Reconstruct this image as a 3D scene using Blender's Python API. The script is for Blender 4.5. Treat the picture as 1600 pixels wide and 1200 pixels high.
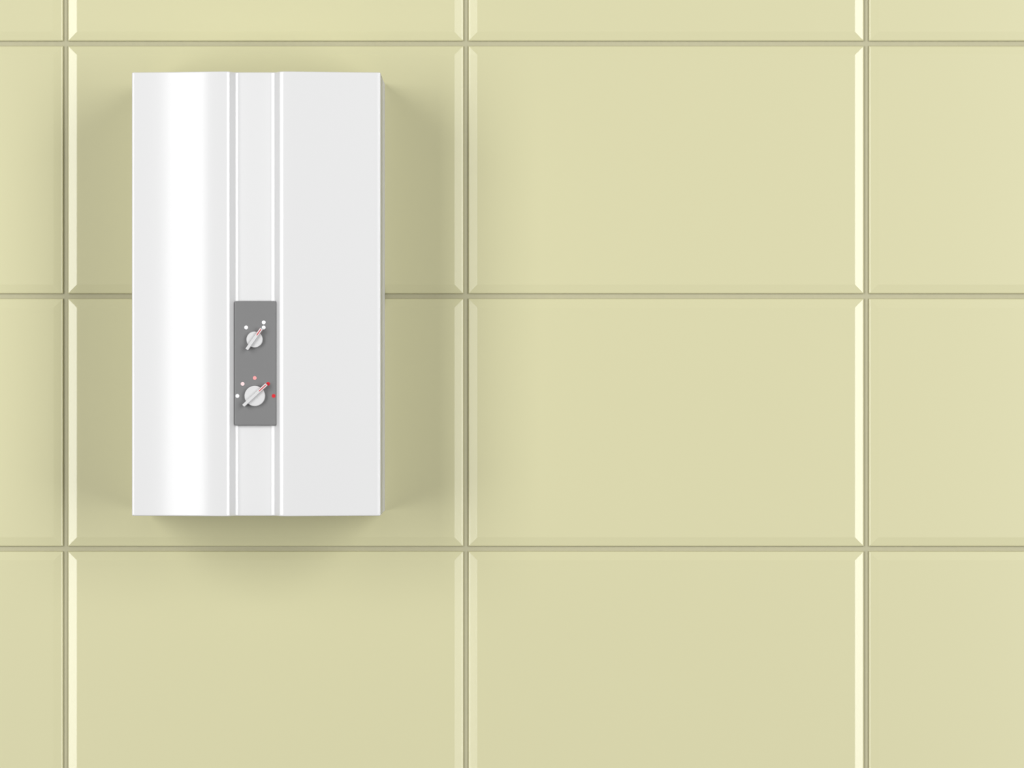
import bpy, bmesh, math
from mathutils import Vector, Matrix

for o in list(bpy.data.objects):
    bpy.data.objects.remove(o)
scene = bpy.context.scene
COL = scene.collection

# ------------------------------------------------------------------ camera
D_WALL = 5.90                 # lens to the tile faces
PX = 0.00106                  # metres per photo pixel on the wall
CZ = 1.60                     # lens height
DEPTH = 0.200                 # depth of the heater up to its front rim
FP = PX * (D_WALL - DEPTH) / D_WALL   # metres per pixel on the heater's front rim

cam_data = bpy.data.cameras.new('camera')
cam_data.sensor_width = 36.0
cam_data.lens = 36.0 * D_WALL / (1600 * PX)
cam_data.clip_end = 60
cam = bpy.data.objects.new('camera', cam_data)
cam.location = (0, -D_WALL, CZ)
cam.rotation_euler = (math.radians(90), 0, 0)
COL.objects.link(cam)
scene.camera = cam

# ------------------------------------------------------------------ light
scene.view_settings.view_transform = 'Standard'
scene.view_settings.look = 'None'
scene.view_settings.gamma = 1.0
scene.view_settings.use_curve_mapping = False
scene.view_settings.exposure = 0.0

world = bpy.data.worlds.new('world')
scene.world = world
world.use_nodes = True
world.node_tree.nodes['Background'].inputs['Color'].default_value = (1.0, 1.0, 1.0, 1)
world.node_tree.nodes['Background'].inputs['Strength'].default_value = 0.17


def softbox(name, ang, dist, z0, z1, width, radiance):
    """tall studio softbox turned towards the wall; ang = degrees off the wall's normal"""
    ld = bpy.data.lights.new(name, 'AREA')
    ld.shape = 'RECTANGLE'
    h = z1 - z0
    ld.size = width
    ld.size_y = h
    ld.energy = radiance * math.pi * width * h      # Blender: W = radiance * pi * area
    lo = bpy.data.objects.new(name, ld)
    a = math.radians(ang)
    pos = Vector((math.sin(a) * dist, -math.cos(a) * dist, (z0 + z1) / 2))
    lo.location = pos
    lo.rotation_euler = (math.radians(90), 0, a)
    COL.objects.link(lo)


softbox('softbox', -38.5, 8, -0.6, 6.5, 3.85, 5.38)
softbox('softbox', 34, 6.5, -0.3, 5.6, 2.6, 6.12)


# ------------------------------------------------------------------ materials
def srgb(c):
    return tuple(((v / 255) / 12.92 if v / 255 <= 0.04045 else ((v / 255 + 0.055) / 1.055) ** 2.4) for v in c) + (1,)


def material(name, col, rough, spec=0.5, grain=0.0, scale=40):
    m = bpy.data.materials.new(name)
    m.use_nodes = True
    nt = m.node_tree
    b = nt.nodes['Principled BSDF']
    b.inputs['Roughness'].default_value = rough
    b.inputs['Specular IOR Level'].default_value = spec
    tc = nt.nodes.new('ShaderNodeTexCoord')
    no = nt.nodes.new('ShaderNodeTexNoise')
    no.inputs['Scale'].default_value = scale
    no.inputs['Detail'].default_value = 4
    nt.links.new(tc.outputs['Object'], no.inputs['Vector'])
    mix = nt.nodes.new('ShaderNodeMix')
    mix.data_type = 'RGBA'
    mix.inputs[6].default_value = tuple(v * (1 - grain) for v in col[:3]) + (1,)
    mix.inputs[7].default_value = tuple(min(1, v * (1 + grain)) for v in col[:3]) + (1,)
    nt.links.new(no.outputs['Fac'], mix.inputs[0])
    nt.links.new(mix.outputs[2], b.inputs['Base Color'])
    return m


M_TILE = material('glazed_tile', (0.648, 0.625, 0.380, 1), 0.235, 0.82, 0.010, 3)
M_GROUT = material('grout', (0.47, 0.45, 0.305, 1), 0.85, 0.2, 0.04, 120)
M_WHITE = material('white_enamel', (0.742, 0.742, 0.742, 1), 0.17, 0.70, 0.003, 5)
M_BODY = material('white_casing', (0.70, 0.70, 0.70, 1), 0.6, 0.12, 0.003, 5)
M_GREY = material('grey_plastic', (0.20, 0.20, 0.20, 1), 0.45, 0.4, 0.01, 60)
M_KNOB = material('white_plastic', (0.67, 0.67, 0.67, 1), 0.35, 0.5, 0.005, 60)
M_RED = material('red_print', (0.64, 0.02, 0.03, 1), 0.5, 0.3)
M_DOTW = material('white_print', (0.95, 0.95, 0.95, 1), 0.5, 0.3)
M_DOTP = material('pale_pink_print', (0.86, 0.66, 0.66, 1), 0.5, 0.3)
M_DOTK = material('pink_print', (0.85, 0.36, 0.36, 1), 0.5, 0.3)


# ------------------------------------------------------------------ mesh helpers
def link(name, bm, mats, parent=None, loc=(0, 0, 0)):
    me = bpy.data.meshes.new(name)
    bmesh.ops.recalc_face_normals(bm, faces=bm.faces[:])
    bm.to_mesh(me)
    bm.free()
    for m in (mats if isinstance(mats, (list, tuple)) else [mats]):
        me.materials.append(m)
    o = bpy.data.objects.new(name, me)
    o.location = loc
    if parent:
        o.parent = parent
    COL.objects.link(o)
    return o


def loft(bm, loops, cap0=True, cap1=True, smooth=False):
    rows = [[bm.verts.new(p) for p in lp] for lp in loops]
    n = len(rows[0])
    for a, b in zip(rows, rows[1:]):
        for i in range(n):
            j = (i + 1) % n
            f = bm.faces.new((a[i], a[j], b[j], b[i]))
            f.smooth = smooth
    if cap0:
        bm.faces.new(rows[0])
    if cap1:
        bm.faces.new(rows[-1])


# ------------------------------------------------------------------ the tiled wall
X_LINES = [(102 + 626 * k - 800) * PX for k in range(-4, 8)]          # joint centres
Z_LINES = [CZ + (600 - (67.6 + 395.0 * k)) * PX for k in range(-3, 6)]
JOINT = 8.0 * PX
TILE_T = 0.009

bm = bmesh.new()
gx0, gx1 = X_LINES[0] - 0.01, X_LINES[-1] + 0.01
gz0, gz1 = Z_LINES[-1] - 0.01, Z_LINES[0] + 0.01
loft(bm, [[(gx0, 0.0075, gz0), (gx1, 0.0075, gz0), (gx1, 0.0075, gz1), (gx0, 0.0075, gz1)],
          [(gx0, 0.12, gz0), (gx1, 0.12, gz0), (gx1, 0.12, gz1), (gx0, 0.12, gz1)]])
wall = link('wall_back', bm, M_GROUT)
wall['kind'] = 'structure'
wall['label'] = 'pale yellow-green wall of large glazed tiles with recessed joints'

TW = 626 * PX - JOINT
TH = 395 * PX - JOINT
ang = math.radians(11.0)
rings = [(0.0158, 0.0), (0.0152, 0.00003), (0.0145, 0.00010)]
dd = 0.00010 + (0.0145 - 0.0024) * math.tan(ang)
rings += [(0.0024, dd), (0.0012, dd + 0.00038), (0.0006, dd + 0.00075), (0.0002, dd + 0.0013), (0.0, dd + 0.0020), (0.0, TILE_T)]
bm = bmesh.new()
loops = []
for ins, d in rings:
    w, h = TW / 2 - ins, TH / 2 - ins
    loops.append([(-w, d, -h), (w, d, -h), (w, d, h), (-w, d, h)])
loft(bm, loops)
first = link('tile', bm, M_TILE, wall)
n = 0
for i in range(len(X_LINES) - 1):
    for j in range(len(Z_LINES) - 1):
        t = first if n == 0 else first.copy()
        if n:
            COL.objects.link(t)
            t.parent = wall
        t.location = ((X_LINES[i] + X_LINES[i + 1]) / 2, 0, (Z_LINES[j] + Z_LINES[j + 1]) / 2)
        n += 1

# ------------------------------------------------------------------ the water heater
def fx(px):
    return (px - 800) * FP


def fz(py):
    return CZ + (600 - py) * FP


XL, XR = fx(206), fx(594.6)
ZT, ZB = fz(113), fz(806)
XC, ZC = (XL + XR) / 2, (ZT + ZB) / 2

heater = bpy.data.objects.new('water_heater', None)
heater.location = (XC, 0, ZB)
heater.empty_display_size = 0.05
heater['label'] = 'tall white wall-mounted water heater with grey control panel, hung on yellow-green tiles'
heater['category'] = 'water heater'
COL.objects.link(heater)


def interp(x, pts):
    for (a, va), (b, vb) in zip(pts, pts[1:]):
        if x <= b:
            t = (x - a) / (b - a)
            t = t * t * (3 - 2 * t)
            return va + (vb - va) * t
    return pts[-1][1]


# slope in degrees (positive = swelling towards the viewer going right) against photo pixel column
SL = 60
left_s = [(206, 17), (207.6, 15), (208.6, 3.8), (286, 9.3), (310, 9.3), (354.8, 3.8), (355.8, -17),
          (359.8, -26), (361, -SL), (367, -SL), (368.2, -26), (372.2, -17), (373.2, 0),
          (423.5, 0), (424.5, 12), (429.3, 22), (431, SL), (436.8, SL), (438.5, 24), (444.5, 8), (446, 0)]
right_s = [(446, 0), (458, -8), (500, -9), (540, -8), (570, -5), (594.6, -4)]


def integrate(pts, x0, x1, step=0.5, gain=1.0):
    out, d, x = [], 0.0, x0
    while x < x1 - 1e-6:
        nx = min(x1, x + step)
        s = interp((x + nx) / 2, pts)
        d += math.tan(math.radians(s)) * (nx - x) * gain
        x = nx
        out.append((x, d))
    return out


seg_l = integrate(left_s, 206, 446)
end = seg_l[-1][1]
raw = integrate(right_s, 446, 594.6)
g = -(end - 0.6) / raw[-1][1]
print('ridge', max(p[1] for p in seg_l), 'end', end, 'right gain', g)
seg_r = integrate(right_s, 446, 592.6, gain=g)
seg_r += [(592.6 + 0.5 * k, seg_r[-1][1] - 0.5 * k * math.tan(math.radians(20))) for k in range(1, 5)]
front = [(206, 0.0)] + seg_l + [(x, d + end) for x, d in seg_r]
prof = [(fx(x) - XC, d * FP) for x, d in front]      # (x, bulge)
# thin out straight runs
keep = [prof[0]]
for k in range(1, len(prof) - 1):
    px = front[k][0]
    fine = px < 210 or px > 592 or 345 < px < 380 or 420 < px < 450
    if fine or k % 6 == 0:
        keep.append(prof[k])
keep.append(prof[-1])
# replace the two ends by rounded corners
R = 0.0022
def corner(side):
    pts = []
    for k in range(0, 9):
        a = math.radians(90 * k / 8)
        if side < 0:
            pts.append((-HWX + R - R * math.cos(a), -R + R * math.sin(a)))
        else:
            pts.append((HWX - R + R * math.sin(a), -R + R * math.cos(a)))
    return pts
HWX = (XR - XL) / 2
keep = [p for p in keep if -HWX + R * 1.3 < p[0] < HWX - R * 1.3]
COVER = 0.078                 # depth of the cover's skirt
outline = [(-HWX, -COVER)] + corner(-1) + keep + corner(1) + [(HWX, -COVER)]
# inward normals for rolling the outline over at top and bottom
nrm = []
for k, p in enumerate(outline):
    a = outline[max(0, k - 1)]
    b = outline[min(len(outline) - 1, k + 1)]
    if k == 0: b = outline[1]
    tx, ty = b[0] - a[0], b[1] - a[1]
    l = math.hypot(tx, ty)
    nrm.append((ty / l, -tx / l))
nrm[0] = (1, 0)
nrm[-1] = (-1, 0)
RE = 0.0018
hh = (ZT - ZB) / 2
rows = []
levels = []
for k in range(0, 6):
    a = math.radians(90 - 90 * k / 5)        # 90 = cap edge, 0 = full outline
    levels.append((-hh + RE * (1 - math.sin(a)), RE * (1 - math.cos(a))))
levels.append((-hh + 0.006, 0))
for k in range(1, 8):
    levels.append((-hh + 2 * hh * k / 8, 0))
levels += [(-z, o) for z, o in reversed(levels[:7])]
bm = bmesh.new()
grid = []
for z, off in levels:
    grid.append([bm.verts.new((x + nx * off, -(d + ny * off), z)) for (x, d), (nx, ny) in zip(outline, nrm)])
for a, b in zip(grid, grid[1:]):
    for i in range(len(a) - 1):
        f = bm.faces.new((a[i], a[i + 1], b[i + 1], b[i]))
        f.smooth = True
        if i < 3 or i > len(a) - 5:
            f.material_index = 1            # satin skirt
for r in (grid[0], grid[-1]):
    f = bm.faces.new(r)
bm.faces.new([r[0] for r in grid] + [r[-1] for r in reversed(grid)])
cover = link('front_cover', bm, [M_WHITE, M_BODY], heater, (0, -DEPTH, ZC - ZB))

# rear casing, a hair smaller so that a seam shows along the side
def rounded_rect(w, h, r, seg=4):
    pts = []
    for cx, cz, a0 in ((w - r, h - r, 0), (-w + r, h - r, 90), (-w + r, -h + r, 180), (w - r, -h + r, 270)):
        for k in range(seg + 1):
            a = math.radians(a0 + 90 * k / seg)
            pts.append((cx + r * math.cos(a), cz + r * math.sin(a)))
    return pts

bm = bmesh.new()
y_seam = -(DEPTH - COVER)
loops = []
for y, ins in ((0.0, 0.0), (y_seam + 0.0012, 0.0), (y_seam + 0.0012, 0.002), (y_seam - 0.002, 0.002)):
    loops.append([(x, y, z) for x, z in rounded_rect(HWX - 0.0002 - ins, hh - 0.0005 - ins, 0.002)])
loft(bm, loops)
casing = link('rear_casing', bm, M_BODY, heater, (0, 0, ZC - ZB))

# ------------------------------------------------------------------ control panel
floor_d = [d for x, d in front if abs(x - 398) < 0.6][0] * FP     # channel floor above the rim plane
PT = 0.0075
y_floor = -(DEPTH + floor_d)
y_panel = y_floor - PT
print('channel floor', floor_d)
kp = PX * (D_WALL + y_panel) / D_WALL            # metres per pixel on the panel's face


def qx(px):
    return (px - 800) * kp - XC


def qz(py):
    return CZ + (600 - py) * kp - ZB


cx, cz = (qx(366) + qx(432.6)) / 2, (qz(470.3) + qz(665.2)) / 2
w, h = (qx(432.6) - qx(366)) / 2, (qz(470.3) - qz(665.2)) / 2
bm = bmesh.new()
loops = []
for y, ins in ((0.001 + PT, 0.0), (0.0022, 0.0), (0.0012, 0.0002), (0.0004, 0.0008), (0.0, 0.0018)):
    loops.append([(x, y, z) for x, z in rounded_rect(w - ins, h - ins, 0.0036 - ins)])
loft(bm, loops)
panel = link('control_panel', bm, M_GREY, heater, (cx, y_panel, cz))
panel['label'] = 'grey rounded control panel'


def dot(px, py, m, label, r=2.95):
    bm = bmesh.new()
    loops = []
    for y, rr in ((0.0001, 1.0), (-0.00025, 1.0), (-0.0003, 0.94)):
        loops.append([(math.cos(a) * r * kp * rr, y, math.sin(a) * r * kp * rr) for a in [2 * math.pi * k / 24 for k in range(24)]])
    loft(bm, loops)
    o = link('indicator_dot', bm, m, panel, (qx(px) - cx, 0, qz(py) - cz))
    o['label'] = label


dot(384.6, 511.6, M_DOTW, 'white dot left above the small knob')
dot(412.0, 503.7, M_DOTW, 'topmost white dot')
dot(412.0, 511.7, M_DOTW, 'white dot at the tip of the small knob')
dot(370.9, 618.6, M_DOTW, 'white dot left of the large knob')
dot(379.1, 599.8, M_DOTP, 'pale pink dot')
dot(398.0, 590.6, M_DOTK, 'pink dot above the large knob')
dot(418.9, 599.7, M_RED, 'red dot at the tip of the large knob')
dot(427.6, 618.6, M_RED, 'red dot right of the large knob')


def knob(px, py, r, tail, tip, label, barw=4.9):
    """disc with a raised bar; tail / tip = photo pixels of the bar's ends"""
    HD, HB = 0.0070, 0.0125                # disc and bar heights over the panel
    k1 = PX * (D_WALL + y_panel - HD) / D_WALL
    k2 = PX * (D_WALL + y_panel - HB) / D_WALL
    ox, oz = (px - 800) * k1 - XC, CZ + (600 - py) * k1 - ZB
    rm = r * k1
    bm = bmesh.new()
    loops = []
    for y, rr in ((0.0005, rm), (-HD + 0.0011, rm), (-HD + 0.0005, rm - 0.0002), (-HD + 0.0001, rm - 0.0006), (-HD, rm - 0.0011)):
        loops.append([(math.cos(a) * rr, y, math.sin(a) * rr) for a in [2 * math.pi * k / 48 for k in range(48)]])
    loft(bm, loops)
    kn = link('knob', bm, M_KNOB, heater, (ox, y_panel, oz))
    kn['label'] = label
    a = Vector(((tail[0] - 800) * k2 - XC - ox, CZ + (600 - tail[1]) * k2 - ZB - oz))
    b = Vector(((tip[0] - 800) * k2 - XC - ox, CZ + (600 - tip[1]) * k2 - ZB - oz))
    dirv = (b - a)
    L = dirv.length
    ang = math.atan2(dirv.y, dirv.x)
    mid = (a + b) / 2
    hw = barw * k2 / 2
    bm = bmesh.new()
    loops = []
    # the bar tapers in to the panel and overhangs the disc at both ends
    for y, ins in ((-0.0012, 0.0), (-HB + 0.0010, 0.0), (-HB + 0.0004, 0.0002), (-HB + 0.0001, 0.0005), (-HB, 0.0009)):
        loops.append([(x, y, z) for x, z in rounded_rect(L / 2 - ins, hw - ins, 0.0013 - ins)])
    loft(bm, loops)
    bar = link('pointer_grip', bm, M_KNOB, kn, (mid.x, 0, mid.y))
    bar.rotation_euler = (0, -ang, 0)
    # printed red stripe on the pointing half, and red lines down both flanks of it
    bm = bmesh.new()
    x0, x1 = L / 2 * 0.36, L / 2 - 0.0014
    def box(x0, x1, y0, y1, z0, z1):
        loft(bm, [[(x0, y0, z0), (x1, y0, z0), (x1, y0, z1), (x0, y0, z1)], [(x0, y1, z0), (x1, y1, z0), (x1, y1, z1), (x0, y1, z1)]])
    box(x0, x1, -HB - 0.00015, -HB + 0.0003, -0.00065, 0.00065)
    for s in (-1, 1):
        box(x0 + 0.001, x1 + 0.0003, -HB + 0.0012, -HB + 0.0030, s * hw - 0.00018, s * hw + 0.00018)
    st = link('red_pointer_mark', bm, M_RED, kn, (mid.x, 0, mid.y))
    st.rotation_euler = (0, -ang, 0)


knob(397.6, 530.5, 12.6, (385.2, 546.2), (408.6, 513.2), 'small white rotary knob, upper of the two')
knob(398.0, 618.7, 16.0, (379.8, 634.2), (416.3, 600.4), 'large white rotary knob, lower of the two')
